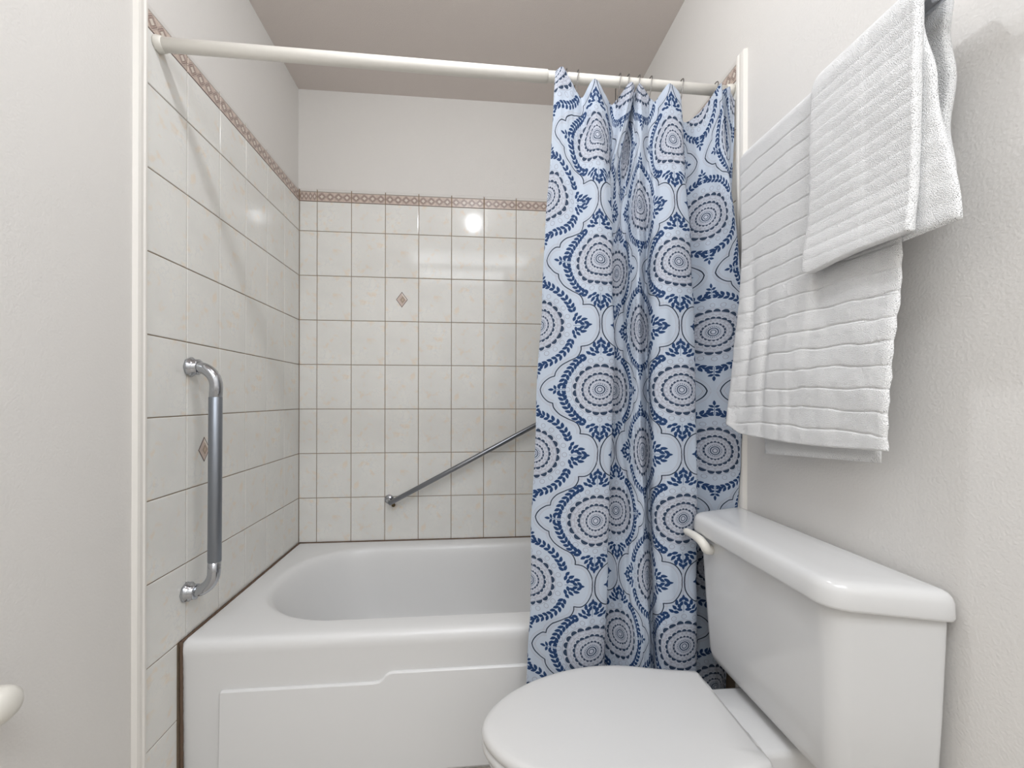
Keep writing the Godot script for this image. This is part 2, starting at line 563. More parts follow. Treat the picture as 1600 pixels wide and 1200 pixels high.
# ------------------------------------------------------------------ the room
func room() -> void:
	var wl := tag(slab("wall_left", Vector3(WL - 0.1, 0, -0.108), Vector3(WL, CEIL, ROOM), M.wall), "white painted left wall with cream tiles round the bathtub", "wall", "", "structure")
	var wb := tag(slab("wall_back", Vector3(WL - 0.1, 0, -0.108), Vector3(WR + 0.1, CEIL, -0.008), M.wall), "white painted wall behind the tub, cream tiles below a brown border", "wall", "", "structure")
	var wr := tag(slab("wall_right", Vector3(WR, 0, -0.108), Vector3(WR + 0.1, CEIL, ROOM), M.wall), "white painted right wall behind toilet and towels", "wall", "", "structure")
	tag(slab("floor", Vector3(WL - 0.1, -0.1, -0.108), Vector3(WR + 0.1, 0, ROOM + 0.1), M.floor), "beige bathroom floor beneath tub and toilet", "floor", "", "structure")
	tag(slab("ceiling", Vector3(WL - 0.1, CEIL, -0.108), Vector3(WR + 0.1, CEIL + 0.1, ROOM + 0.1), M.ceiling), "plain matt ceiling above the bathtub alcove", "ceiling", "", "structure")
	# grout beds behind the tiles
	slab("grout_bed", Vector3(WL, 0, -0.008), Vector3(-0.0024, 1.988, 0.898), M.grout, wl)
	slab("grout_bed", Vector3(WL, 0.396, -0.008), Vector3(WR, 1.988, -0.0024), M.grout, wb)
	slab("grout_bed", Vector3(1.5024, 0, -0.008), Vector3(WR, 1.988, 0.868), M.grout, wr)
	var lt := func(u: float, v: float) -> Transform3D: return Transform3D(Basis(Vector3.UP, PI / 2), Vector3(0, v, u))
	var bt := func(u: float, v: float) -> Transform3D: return Transform3D(Basis.IDENTITY, Vector3(u, v, 0))
	var rt := func(u: float, v: float) -> Transform3D: return Transform3D(Basis(Vector3.UP, -PI / 2), Vector3(1.5, v, u))
	tiling(wl, [0.0, 0.15, 0.30, 0.45, 0.60, 0.75, 0.899], lt, [[0.675, 0.9]], 0.784)
	var bc := [0.0]
	for k in 10: bc.append(0.0766 + 0.15 * k)
	bc.append(1.5)
	tiling(wb, bc, bt, [[0.4516, 1.5]])
	tiling(wr, [0.0, 0.15, 0.30, 0.45, 0.60, 0.75, 0.866], rt, [])
	# the white strips that finish the tiling at both sides
	for s in [["trim_1", 0.0, 1.0, 0.897, 0.926, "white vertical trim strip ending the tiles on the left wall"], ["trim_2", 1.5, -1.0, 0.866, 0.898, "white vertical trim strip ending the tiles on the right wall"]]:
		var m := Mb.new()
		var prof := [[-0.008, 0.0], [0.003, 0.0], [0.0055, 0.002], [0.006, 0.008], [0.0035, 0.012], [0.0035, 0.02], [0.002, 0.026], [-0.008, 0.030]]
		var rows := []
		for y in [0.0, 1.988, 1.993]:
			var r := PackedVector3Array()
			for p in prof:
				r.append(Vector3(s[1] + s[2] * (p[0] if y < 1.99 else minf(p[0], 0.001)), y, s[3] + p[1] * (s[4] - s[3]) / 0.030))
			rows.append(r)
		m.loft(rows, true, true, true)
		for i in m.g.size(): m.g[i] = -1
		tag(put(s[0], m.mesh(), M.trim), s[5], "trim", "", "structure")
	# near end of the room, behind the camera: plain wall and a panelled door
	tag(slab("wall_front", Vector3(WL - 0.1, 0, ROOM), Vector3(WR + 0.1, CEIL, ROOM + 0.1), M.wall), "plain white wall behind the viewer", "wall", "", "structure")
	var door := tag(base("door_1", Vector3(WL, 0, 2.62)), "white panelled door in the left wall behind the viewer", "door", "", "structure")
	put("door_leaf", bevel_box(0.03, 2.02, 0.78, 0.004), M.trim, door, Transform3D(Basis.IDENTITY, Vector3(0.013, 1.015, 0)))
	for y in [0.55, 1.45]:
		put("door_panel", bevel_box(0.012, 0.74, 0.52, 0.005), M.trim, door, Transform3D(Basis.IDENTITY, Vector3(0.031, y, 0)))
	put("door_handle", sweep([Vector3(0.026, 1.0, 0.34), Vector3(0.07, 1.0, 0.34), Vector3(0.075, 1.0, 0.33), Vector3(0.075, 1.0, 0.24)], 0.009, 12), M.chrome, door)
	tag(slab("baseboard_left", Vector3(WL, 0, 0.93), Vector3(WL + 0.012, 0.09, 2.2), M.trim), "white baseboard along the left wall", "baseboard", "", "structure")
	tag(slab("baseboard_right", Vector3(WR - 0.012, 0, 0.90), Vector3(WR, 0.09, ROOM), M.trim), "white baseboard along the right wall behind the toilet", "baseboard", "", "structure")

const LAMP := 0.33
const PANEL := 2.4

func lamp() -> void:
	var t := base("ceiling_lamp", Vector3(0.783, 2.37, 1.24))
	tag(t, "small round white globe lamp on the ceiling above the toilet", "ceiling light")
	put("globe", lathe([Vector2(0.012, -0.043), Vector2(0.028, -0.036), Vector2(0.041, -0.018), Vector2(0.045, 0.0), Vector2(0.042, 0.016), Vector2(0.034, 0.030), Vector2(0.033, 0.042)]), M.globe, t)
	put("ceiling_plate", lathe([Vector2(0.055, 0.042), Vector2(0.075, 0.05), Vector2(0.08, 0.0695), Vector2(0.07, 0.07)]), M.trim, t)
	var l := OmniLight3D.new()
	l.name = "bulb_light"
	l.light_color = Color(0.958, 0.977, 1.0)
	l.light_energy = LAMP
	l.light_size = 0.03
	l.omni_range = 8.0
	l.omni_attenuation = 2.0
	l.shadow_enabled = true
	t.add_child(l)
	var p := base("ceiling_light_panel", Vector3(0.75, CEIL, 2.52))
	tag(p, "wide flat white light panel on the ceiling behind the viewer", "ceiling light")
	put("diffuser", bevel_box(1.14, 0.010, 1.04, 0.002), M.pane, p, Transform3D(Basis.IDENTITY, Vector3(0, -0.028, 0)))
	put("panel_frame", bevel_box(1.20, 0.0235, 1.10, 0.004), M.trim, p, Transform3D(Basis.IDENTITY, Vector3(0, -0.012, 0)))
	var a := AreaLight3D.new()
	a.name = "panel_light"
	a.area_size = Vector2(1.12, 1.02)
	a.light_energy = PANEL
	a.light_color = Color(0.958, 0.977, 1.0)
	a.transform = Transform3D(Basis(Vector3.RIGHT, -PI / 2), Vector3(0, -0.036, 0))
	a.set("area_range", 9.0)
	a.shadow_enabled = true
	p.add_child(a)

# ------------------------------------------------------------------ bathtub
func bathtub() -> void:
	var t := base("bathtub", Vector3(0.75, 0, 0.388))
	tag(t, "white built-in bathtub with stepped apron between the tiled walls", "bathtub")
	var inv := Transform3D(Basis.IDENTITY, -t.position)
	var m := Mb.new()
	var rows := []
	var x0 := 0.002
	var x1 := 1.498
	var z0 := 0.002
	var z1 := 0.777
	# apron foot, up the front, over the rolled edge, across the deck and down into the basin
	for e in [[0.0, 0.012, 0.004], [0.34, 0.005, 0.004], [0.362, 0.001, 0.004], [0.376, 0.0, 0.004], [0.386, 0.0015, 0.005], [0.394, 0.006, 0.006], [0.3985, 0.013, 0.007], [0.400, 0.021, 0.008]]:
		rows.append(rrect(x0, x1, z0, z1 - e[1], [0.003, 0.003, e[2], e[2]], e[0], 16))
	rows.append(rrect(0.012, 1.488, 0.012, z1 - 0.03, [0.01, 0.01, 0.01, 0.01], 0.4005, 16))
	for e in [[-0.014, 0.4003], [-0.006, 0.3995], [0.0, 0.397], [0.006, 0.392], [0.012, 0.383], [0.020, 0.362], [0.034, 0.31], [0.056, 0.22], [0.080, 0.14], [0.105, 0.10], [0.14, 0.08], [0.20, 0.072]]:
		var i: float = e[0]
		var r := maxf(0.29 - i * 0.9, 0.05)
		rows.append(rrect(0.078 + i * 1.5, 1.42 - i, 0.075 + i * 0.8, 0.690 - i * 0.8, [r, r * 0.6, r * 0.6, r], e[1], 16))
	for i in rows.size(): rows[i] = inv * rows[i]
	m.loft(rows, true, false, true)
	put("tub_shell", m.mesh(), M.enamel, t)
	# raised stepped panel on the apron
	var pts := [Vector2(0.098, 0.012), Vector2(0.098, 0.255), Vector2(0.101, 0.261), Vector2(0.107, 0.2635), Vector2(0.500, 0.2635), Vector2(0.516, 0.2655), Vector2(0.526, 0.272), Vector2(0.533, 0.281), Vector2(0.543, 0.288), Vector2(0.556, 0.2905), Vector2(1.390, 0.2905), Vector2(1.398, 0.287), Vector2(1.400, 0.28), Vector2(1.400, 0.012)]
	var pr := []
	for e in [[0.0, 0.766], [0.0, 0.7735], [0.0015, 0.7765], [0.004, 0.778]]:
		var r := PackedVector3Array()
		for k in pts.size():
			var a: Vector2 = pts[(k + pts.size() - 1) % pts.size()]
			var b: Vector2 = pts[(k + 1) % pts.size()]
			var n := (b - a).normalized().orthogonal()
			var p: Vector2 = pts[k] - n * e[0] * (-1.0)
			r.append(Vector3(p.x, p.y, e[1]) - t.position)
		pr.append(r)
	var pm := Mb.new()
	pm.loft(pr, true)
	var flat := PackedVector2Array()
	for p in pr[3]: flat.append(Vector2(p.x, p.y))
	var s := pm.v.size()
	for p in pr[3]: pm.vert(p)
	var ix := Geometry2D.triangulate_polygon(flat)
	# the loft and the face must wind alike
	var area := 0.0
	for k in flat.size(): area += flat[k].cross(flat[(k + 1) % flat.size()])
	for k in range(0, ix.size(), 3):
		var tri_area := (flat[ix[k + 1]] - flat[ix[k]]).cross(flat[ix[k + 2]] - flat[ix[k]])
		if tri_area * area > 0: pm.tri(s + ix[k], s + ix[k + 1], s + ix[k + 2], 1)
		else: pm.tri(s + ix[k], s + ix[k + 2], s + ix[k + 1], 1)
	put("apron_panel", pm.mesh(), M.enamel, t)
	# stained sealant along the walls and down the apron's end
	for c in [[Vector3(0.005, 0.4005, 0.006), Vector3(0.005, 0.4005, 0.776)], [Vector3(0.006, 0.4005, 0.005), Vector3(1.494, 0.4005, 0.005)], [Vector3(1.495, 0.4005, 0.006), Vector3(1.495, 0.4005, 0.776)], [Vector3(0.005, 0.401, 0.7775), Vector3(0.005, 0.0, 0.7745)]]:
		var path := []
		var rad := []
		for k in 40:
			path.append(c[0].lerp(c[1], k / 39.0) - t.position)
			rad.append(0.0036 + rng.randf() * 0.0011)
		put("sealant", sweep(path, rad, 8), M.caulk, t).set_meta("label", "stained brown sealant bead")

# ------------------------------------------------------------------ rod, hooks and curtain
const ROD_L := Vector3(0.0, 1.915, 0.863)
const ROD_R := Vector3(1.5, 1.915, 0.841)
func rod_at(x: float) -> Vector3:
	return ROD_L.lerp(ROD_R, x / 1.5)

func curtain_rod() -> void:
	var t := base("curtain_rod", rod_at(0.75))
	tag(t, "white telescopic shower curtain rod spanning the alcove", "curtain rod")
	var q := func(x: float) -> Vector3: return rod_at(x) - t.position
	put("outer_tube", sweep([q.call(0.012), q.call(0.5), q.call(0.9705), q.call(0.9715)], [0.0158, 0.0158, 0.0158, 0.0150], 28), M.rod, t)
	put("inner_tube", sweep([q.call(0.965), q.call(1.2), q.call(1.488)], 0.0136, 28), M.rod, t)
	put("end_cap", sweep([q.call(0.0005), q.call(0.004), q.call(0.016), q.call(0.018)], [0.0185, 0.0195, 0.0178, 0.0165], 28), M.plastic, t)
	put("end_cap", sweep([q.call(1.4995), q.call(1.496), q.call(1.482), q.call(1.480)], [0.0175, 0.0185, 0.0165, 0.0145], 28), M.plastic, t)

var cols := [
	[0.0, 0.988, 1.908, 0.877, 0.948, 0.872, 0.916, 0.865], [0.03, 1.008, 1.916, 0.882, 0.972, 0.884, 0.944, 0.877],
	[0.06, 1.031, 1.884, 0.874, 1.001, 0.900, 0.972, 0.892], [0.10, 1.06, 1.856, 0.858, 1.041, 0.914, 1.013, 0.906],
	[0.155, 1.096, 1.892, 0.882, 1.096, 0.926, 1.074, 0.918], [0.19, 1.126, 1.865, 0.866, 1.135, 0.912, 1.111, 0.908],
	[0.225, 1.15, 1.855, 0.842, 1.130, 0.862, 1.118, 0.872], [0.27, 1.167, 1.870, 0.850, 1.095, 0.834, 1.091, 0.845],
	[0.31, 1.188, 1.89, 0.880, 1.062, 0.824, 1.07, 0.832], [0.355, 1.203, 1.886, 0.872, 1.084, 0.813, 1.091, 0.820],
	[0.42, 1.200, 1.868, 0.846, 1.138, 0.814, 1.145, 0.832], [0.50, 1.203, 1.868, 0.836, 1.187, 0.826, 1.197, 0.866],
	[0.57, 1.210, 1.884, 0.862, 1.205, 0.856, 1.229, 0.88], [0.62, 1.22, 1.889, 0.883, 1.221, 0.866, 1.252, 0.872],
	[0.66, 1.243, 1.874, 0.866, 1.252, 0.838, 1.268, 0.850], [0.71, 1.268, 1.862, 0.856, 1.241, 0.904, 1.258, 0.904],
	[0.775, 1.301, 1.891, 0.886, 1.307, 0.926, 1.322, 0.915], [0.81, 1.329, 1.870, 0.874, 1.350, 0.916, 1.362, 0.905],
	[0.86, 1.358, 1.826, 0.838, 1.362, 0.822, 1.384, 0.842], [0.93, 1.400, 1.846, 0.842, 1.436, 0.858, 1.452, 0.840],
	[1.0, 1.426, 1.881, 0.865, 1.487, 0.908, 1.488, 0.838], [1.06, 1.44, 1.904, 0.884, 1.490, 0.893, 1.488, 0.828],
	[1.10, 1.458, 1.904, 0.862, 1.465, 0.862, 1.472, 0.822], [1.18, 1.470, 1.900, 0.878, 1.462, 0.842, 1.476, 0.814],
	[1.25, 1.488, 1.870, 0.870, 1.490, 0.846, 1.500, 0.808]]

func col_at(s: float) -> Array:
	var i := 0
	while i < cols.size() - 2 and cols[i + 1][0] < s: i += 1
	var a = cols[maxi(i - 1, 0)]
	var b = cols[i]
	var c = cols[i + 1]
	var d = cols[mini(i + 2, cols.size() - 1)]
	var t: float = (s - b[0]) / (c[0] - b[0])
	var out := [s]
	for k in range(1, 8):
		out.append(cubic_interpolate_in_time(b[k], c[k], a[k], d[k], t, c[0] - b[0], (a[0] - b[0]) if i > 0 else -(c[0] - b[0]), (d[0] - b[0]) if i < cols.size() - 2 else 2.0 * (c[0] - b[0])))
	return out

func hermite(p0: float, p1: float, m0: float, m1: float, t: float) -> float:
	var u := t * t
	var w := u * t
	return (2 * w - 3 * u + 1) * p0 + (w - 2 * u + t) * m0 + (-2 * w + 3 * u) * p1 + (w - u) * m1

func shower_curtain() -> void:
	var t := base("shower_curtain", Vector3(1.23, 0.10, 0.87))
	tag(t, "white shower curtain printed with blue leaf garlands and round medallions", "curtain")
	var rows := []
	var uvs := []
	var nv := 190
	var ns := 300
	var wob := FastNoiseLite.new()
	wob.seed = 4
	wob.frequency = 1.0
	wob.fractal_octaves = 2
	for i in nv + 1:
		var a := float(i) / nv
		a = a * (0.75 + 0.25 * a)                       # finer near the gathered top
		var row := PackedVector3Array()
		var ur := []
		for j in ns + 1:
			var s := 1.25 * j / ns
			var c := col_at(s)
			var top: float = c[2]
			var y := lerpf(top, 0.10, a)
			var x: float
			var z: float
			var ym := 1.23
			var yb := 0.32
			if y > ym:
				var k := (y - ym) / (top - ym)
				var l := (top - ym)
				x = hermite(c[4], c[1], (c[1] - c[6]) / (top - yb) * l, (c[1] - c[4]) * 0.9, k)
				z = hermite(c[5], c[3], (c[3] - c[7]) / (top - yb) * l, (c[3] - c[5]) * 0.9, k)
			else:
				var k := (y - yb) / (ym - yb)
				var l := ym - yb
				x = hermite(c[6], c[4], c[4] - c[6], (c[1] - c[6]) / (top - yb) * l, maxf(k, 0.0))
				z = hermite(c[7], c[5], c[5] - c[7], (c[3] - c[7]) / (top - yb) * l, maxf(k, 0.0))
				if k < 0.0:
					x += (c[4] - c[6]) * k
					z += (c[5] - c[7]) * k
			z += 0.0045 * wob.get_noise_2d(s * 16.0, y * 2.6) + 0.002 * wob.get_noise_2d(s * 40.0 + 9.0, y * 5.0)
			x += 0.004 * wob.get_noise_2d(s * 9.0 + 31.0, y * 3.0)
			x = minf(x, 1.497)
			var sag := 0.55 * (1.89 - top) * sm(1.0, 1.9, y)
			row.append(Vector3(x, y, z) - t.position)
			ur.append(Vector2((s - 0.0) / CW + 0.5, (1.238 - y - sag) / CH + 0.5))
		rows.append(row)
		uvs.append(ur)
	var m := Mb.new()
	m.loft(rows, false, false, false, uvs)
	put("cloth", m.mesh(false), M.curtain, t)
	# hooks, one at each gather: an open wire loop over the rod and through the cloth
	var spots := [[1.019, 0.02, "leftmost wire curtain hook, at the free edge of the curtain"], [1.051, 0.085, "wire curtain hook second from the curtain's free edge, beside a bare sag"], [1.168, 0.255, "wire curtain hook left of the two close peaks, third from the left"], [1.192, 0.33, "wire curtain hook over the left of the two close peaks"], [1.222, 0.62, "wire curtain hook over the right of the two close peaks"], [1.256, 0.69, "wire curtain hook just right of the two close peaks"], [1.346, 0.83, "wire curtain hook beside the deepest sag of the curtain"], [1.447, 1.07, "rightmost wire curtain hook, at the gathered folds by the right wall"]]
	for s in spots:
		var r := rod_at(s[0])
		var h := base("curtain_hook", r)
		tag(h, s[2], "curtain hook", "wire hooks holding the shower curtain")
		var path := []
		for k in 33:
			var a := -1.2 + (TAU - 0.5) * k / 32.0
			var low := maxf(0.0, -sin(a))
			path.append(Vector3(0.004 * sin(a * 1.0), sin(a) * (0.0205 if sin(a) > 0.0 else 0.058), cos(a) * (0.0190 - low * 0.004)))
		put("wire_loop", sweep(path, 0.0014, 8), M.wire, h)
		put("clasp", sweep([path[0], path[0] + Vector3(0.001, 0.004, -0.003), path[32] + Vector3(0.001, 0, 0)], 0.0014, 8), M.wire, h)

# ------------------------------------------------------------------ grab bars
func grab_bars() -> void:
	var t := base("grab_bar", Vector3(0, 0.83, 0.745))
	tag(t, "upright chrome grab bar with satin grip on the left tiled wall", "grab bar")
	var o := t.position
	var a := Vector3(0.071, 1.133, 0.7415) - o
	var top := Vector3(0.0, 1.133, 0.740) - o
	var low := Vector3(0.0, 0.523, 0.752) - o
	var r := 0.052
	var bend := [top + Vector3(0.012, 0, 0)]
	bend.append_array(arc(Vector3(0.071 - r, 1.133 - r, 0.742) - o, Vector3.RIGHT, Vector3.UP, r, PI / 2, 0.0, 10))
	bend.append(Vector3(0.071, 1.050, 0.745) - o)
	put("bent_end", sweep(bend, 0.0158, 24), M.chrome, t)
	put("grip", sweep([Vector3(0.071, 1.052, 0.745) - o, Vector3(0.071, 1.050, 0.745) - o, Vector3(0.071, 0.8, 0.7465) - o, Vector3(0.071, 0.602, 0.748) - o, Vector3(0.071, 0.600, 0.748) - o], [0.0150, 0.0164, 0.0164, 0.0164, 0.0150], 28), M.satin, t)
	var bend2 := [Vector3(0.071, 0.602, 0.748) - o]
	bend2.append_array(arc(Vector3(0.071 - r, 0.523 + r, 0.750) - o, Vector3.RIGHT, Vector3.DOWN, r, 0.0, PI / 2, 10))
	bend2.append(low + Vector3(0.012, 0, 0))
	put("bent_end", sweep(bend2, 0.0158, 24), M.chrome, t)
	for e in [top, low]:
		var f := put("flange", lathe([Vector2(0.026, 0.0005), Vector2(0.0275, 0.004), Vector2(0.0265, 0.009), Vector2(0.0225, 0.0135), Vector2(0.0225, 0.0145), Vector2(0.0215, 0.015), Vector2(0.0215, 0.026), Vector2(0.0205, 0.0275), Vector2(0.0165, 0.028)], 8), M.chrome, t, axis_to(Vector3.RIGHT, e))
		put("set_screw", lathe([Vector2(0.004, 0.0), Vector2(0.004, 0.003), Vector2(0.0028, 0.0038)], 10), M.steel, f, axis_to(Vector3(0.3, 0.0, 1.0) if e == top else Vector3(0.3, 0, 1), Vector3(0.0, 0.020, 0.0) + Vector3(0.0, 0.0, 0.0195)))
	# the sloping one on the back wall
	var p := Vector3(0.404, 0.580, 0.046)
	var q := Vector3(1.290, 1.047, 0.046)
	var d := (q - p).normalized()
	var b := base("grab_bar", (p + q) / 2)
	tag(b, "thin sloping chrome grab bar on the back tiled wall above the tub", "grab bar")
	var c := b.position
	put("tube", sweep([p - c, p + d * 0.003 - c, p + d * 0.4 - c, q - d * 0.003 - c, q - c], [0.0085, 0.0108, 0.0108, 0.0108, 0.0085], 20), M.steel, b)
	for e in [p + d * 0.006, q - d * 0.006]:
		var foot := Vector3(e.x - (0.012 if e.x < 0.8 else -0.012), e.y + (0.006 if e.x < 0.8 else -0.006), 0.0)
		put("wall_plate", lathe([Vector2(0.021, 0.0005), Vector2(0.0215, 0.003), Vector2(0.019, 0.006), Vector2(0.0115, 0.012)], 20), M.chrome, b, axis_to(Vector3.BACK, foot - c))
		put("post", sweep([foot + Vector3(0, 0, 0.008) - c, foot + Vector3(0, 0, 0.025) - c, e - c], [0.0105, 0.0095, 0.0095], 16), M.chrome, b)
		put("wall_screw", lathe([Vector2(0.0075, 0.0005), Vector2(0.0085, 0.004), Vector2(0.0085, 0.009), Vector2(0.006, 0.012)], 12), M.brass, b, axis_to(Vector3.BACK, foot + Vector3(0.019, -0.026, 0.0) - c)).set_meta("label", "tarnished brown screw head")

# ------------------------------------------------------------------ towels
func drape(nl: int, nz: int, thick: float, at: Callable) -> ArrayMesh:      # at(l 0..1, b 0..1) -> [centre, outward normal]; a rounded slab of cloth
	var rows := []
	for i in nl + 1:
		var l := float(i) / nl
		var e := minf(i, nl - i) / 3.0
		var ts := sqrt(maxf(0.0, 1.0 - pow(1.0 - minf(e, 1.0), 2.0))) if e < 1.0 else 1.0
		var outer := PackedVector3Array()
		var inner := PackedVector3Array()
		for j in nz + 1:
			var b := float(j) / nz
			var g := minf(j, nz - j) / 3.0
			var tz := sqrt(maxf(0.0, 1.0 - pow(1.0 - minf(g, 1.0), 2.0))) if g < 1.0 else 1.0
			var r = at.call(l, b)
			var h: float = thick * 0.5 * maxf(ts * tz, 0.06)
			var bump: float = r[2] * ts * tz
			outer.append(r[0] + r[1] * (h + bump))
			inner.append(r[0] - r[1] * h)
		inner.reverse()
		outer.append_array(inner)
		rows.append(outer)
	var m := Mb.new()
	m.loft(rows, true, false, false)
	for end in [0, rows.size() - 1]:           # close the two hems
		var n: int = nz + 1
		var s := m.v.size()
		for p in rows[end]: m.vert(p)
		for j in nz:
			if end == 0: m.quad(s + j, s + 2 * n - 1 - j, s + 2 * n - 2 - j, s + j + 1)
			else: m.quad(s + j, s + j + 1, s + 2 * n - 2 - j, s + 2 * n - 1 - j)
	return m.mesh()

const BAR := Vector3(1.430, 1.618, 0.0)

func towels() -> void:
	var t := base("towel_bar", Vector3(BAR.x, BAR.y, 1.30))
	tag(t, "slim chrome towel bar on the right wall carrying two towels", "towel bar")
	put("bar", sweep([Vector3(0, 0, -0.275), Vector3(0, 0, -0.27), Vector3(0, 0, 0.27), Vector3(0, 0, 0.275)], [0.007, 0.0095, 0.0095, 0.007], 20), M.chrome, t)
	for s in [-0.262, 0.262]:
		put("bracket", sweep([Vector3(0, 0, s), Vector3(0.03, 0, s), Vector3(0.066, 0, s), Vector3(0.0775, 0, s)], [0.0115, 0.009, 0.011, 0.022], 20), M.chrome, t)
	# bath towel
	var bt := base("bath_towel", Vector3(BAR.x, BAR.y, 1.18))
	tag(bt, "large white ribbed bath towel hanging low from the towel bar", "towel", "white towels on the right wall")
	var nz_ := FastNoiseLite.new()
	nz_.seed = 12
	nz_.frequency = 1.0
	var bath := func(l: float, b: float) -> Array:
		var rad := 0.0175
		var yf := lerpf(0.985, 0.968, sm(0.0, 0.12, b)) - 0.008 * sin(PI * b)
		var yb := lerpf(0.922, 0.942, b)
		var lb := BAR.y - yb
		var lf := BAR.y - yf
		var u := 0.45 * l / 0.08 if l < 0.08 else (0.45 + 0.05 * (l - 0.08) / 0.04 if l < 0.12 else 0.5 + 0.5 * (l - 0.12) / 0.88)
		var p: Vector3
		var n: Vector3
		var down := 0.0
		# l: 0..0.45 back, 0.45..0.5 over the bar, 0.5..1 front
		if u < 0.45:
			down = (0.45 - u) / 0.45
			p = Vector3(BAR.x + rad, BAR.y - lb * down, 0)
			n = Vector3.RIGHT
			p.z = lerpf(lerpf(1.052, 1.050, down), lerpf(1.376, 1.330, sm(0.0, 1.0, down)), b)
			return [p, n, 0.0]
		elif u < 0.5:
			var a := PI * (u - 0.45) / 0.05
			n = Vector3(cos(a), sin(a), 0)
			p = Vector3(BAR.x, BAR.y, 0) + n * rad
			p.z = lerpf(lerpf(1.053, 1.010, sm(0.35, 0.95, (u - 0.45) / 0.05)), 1.378, b)
			return [p, n, 0.0]
		down = (u - 0.5) / 0.5
		n = Vector3.LEFT
		var z0 := lerpf(1.010, 1.016, sm(0.0, 0.35, down)) - 0.040 * sm(0.3, 1.0, down)
		var z1 := lerpf(1.380, 1.392, sm(0.0, 0.5, down)) - 0.014 * sm(0.45, 1.0, down)
		p = Vector3(BAR.x - rad - 0.004 * sm(0.55, 0.8, down), BAR.y - lf * down, lerpf(z0, z1, b))
		var len_ := lf * down
		# soft upright folds, deeper low down at the free side, and the fold line a third of the way in
		var low := sm(0.15, 0.75, down)
		for v in [[0.13, 0.032, 0.0120], [0.28, 0.026, 0.0085], [0.41, 0.018, 0.0045]]:
			p.x += low * v[2] * exp(-pow((b - v[0] - 0.03 * (down - 0.6)) / v[1], 2.0)) * (0.6 + 0.4 * sin(down * 7.0 + v[0] * 30.0)) * (1.0 - 0.6 * sm(0.8, 1.0, down))
		p.x -= low * 0.010 * (1.0 - sm(0.0, 0.10, b)) * sm(0.8, 1.0, down)
		p.x += 0.005 * sm(0.54, 0.60, b + 0.012 * sin(down * 9.0)) * sm(0.25, 0.4, down) * (1.0 - sm(0.62, 0.85, down))
		p.x += 0.003 * sm(0.3, 0.6, down) * nz_.get_noise_2d(p.z * 14.0, down * 6.0)
		# woven ribs: a narrow groove every 37 mm, slightly wavy, and a plain hem
		var g := fposmod(len_ + 0.0050 * nz_.get_noise_2d(p.z * 11.0, floor(len_ / 0.037) * 7.0) + 0.006 * sin(PI * b), 0.037) - 0.0185
		var rib := 0.0005 * (1.0 - pow(absf(g) / 0.0185, 4.0)) - (0.0022 + 0.0009 * nz_.get_noise_2d(p.z * 22.0, len_ * 40.0)) * exp(-pow((0.0185 - absf(g)) / 0.0015, 2.0))
		rib *= sm(0.99, 0.965, down)
		p.z += (0.0012 * (1.0 - 2.0 * absf(g) / 0.0185)) * (sm(0.9, 1.0, b))
		return [p, n, rib]
	var mb := drape(640, 64, 0.009, func(l: float, b: float) -> Array:
		var r = bath.call(l, b)
		return [r[0] - bt.position, r[1], r[2]])
	put("terry_cloth", mb, M.towel, bt)
	# hand towel, folded in three, over the bath towel
	var ht := base("hand_towel", Vector3(BAR.x, BAR.y, 1.33))
	tag(ht, "smaller white hand towel folded over the bath towel", "towel", "white towels on the right wall")
	var hand := func(l: float, b: float) -> Array:
		var rad := 0.0300
		var yf := lerpf(1.277, 1.285, sm(0.0, 0.6, b)) + 0.010 * pow(1.0 - sm(0.0, 0.12, b), 2.0)
		var p: Vector3
		var n: Vector3
		if l < 0.43:
			var dn := (0.43 - l) / 0.43
			p = Vector3(BAR.x + rad, BAR.y - 0.265 * dn, lerpf(1.262, 1.424 - 0.004 * sin(dn * 12.0), b))
			return [p, Vector3.RIGHT, 0.0]
		if l < 0.52:
			var a := PI * (l - 0.43) / 0.09
			n = Vector3(cos(a), sin(a), 0)
			p = Vector3(BAR.x, BAR.y, 0) + n * rad
			p.z = lerpf(lerpf(1.262, 1.243, (l - 0.43) / 0.09), lerpf(1.424, 1.436, (l - 0.43) / 0.09), b)
			return [p, n, 0.0]
		var dn := (l - 0.52) / 0.48
		n = Vector3.LEFT
		var ln: float = (BAR.y - yf) * dn
		p = Vector3(BAR.x - rad - 0.003 * sm(0, 0.3, dn) - 0.006 * sm(0.75, 1.0, dn), BAR.y - ln, lerpf(1.243 - 0.012 * sm(0.5, 1.0, dn), 1.437 - 0.004 * sm(0.4, 0.9, dn), b))
		p.x -= 0.0015 + 0.0015 * nz_.get_noise_2d(p.z * 10.0 + 40.0, dn * 4.0)
		var g := fposmod(ln + 0.002 * nz_.get_noise_2d(p.z * 9.0, 50.0), 0.021) / 0.021
		var rib := 0.0006 * sin(PI * g) - 0.0004 * exp(-pow(minf(g, 1.0 - g) / 0.09, 2.0))
		rib *= sm(1.0, 0.94, dn)
		rib += 0.0018 * sm(0.955, 0.975, b)           # the stitched side band
		return [p, n, rib]
	put("front_fold", drape(300, 60, 0.0145, func(l0: float, b: float) -> Array:
		var l := 0.43 * l0 / 0.12 if l0 < 0.12 else (0.43 + 0.09 * (l0 - 0.12) / 0.08 if l0 < 0.2 else 0.52 + 0.48 * (l0 - 0.2) / 0.8)
		var r = hand.call(l, b)
		return [r[0] - ht.position, r[1], r[2]]), M.towel, ht)
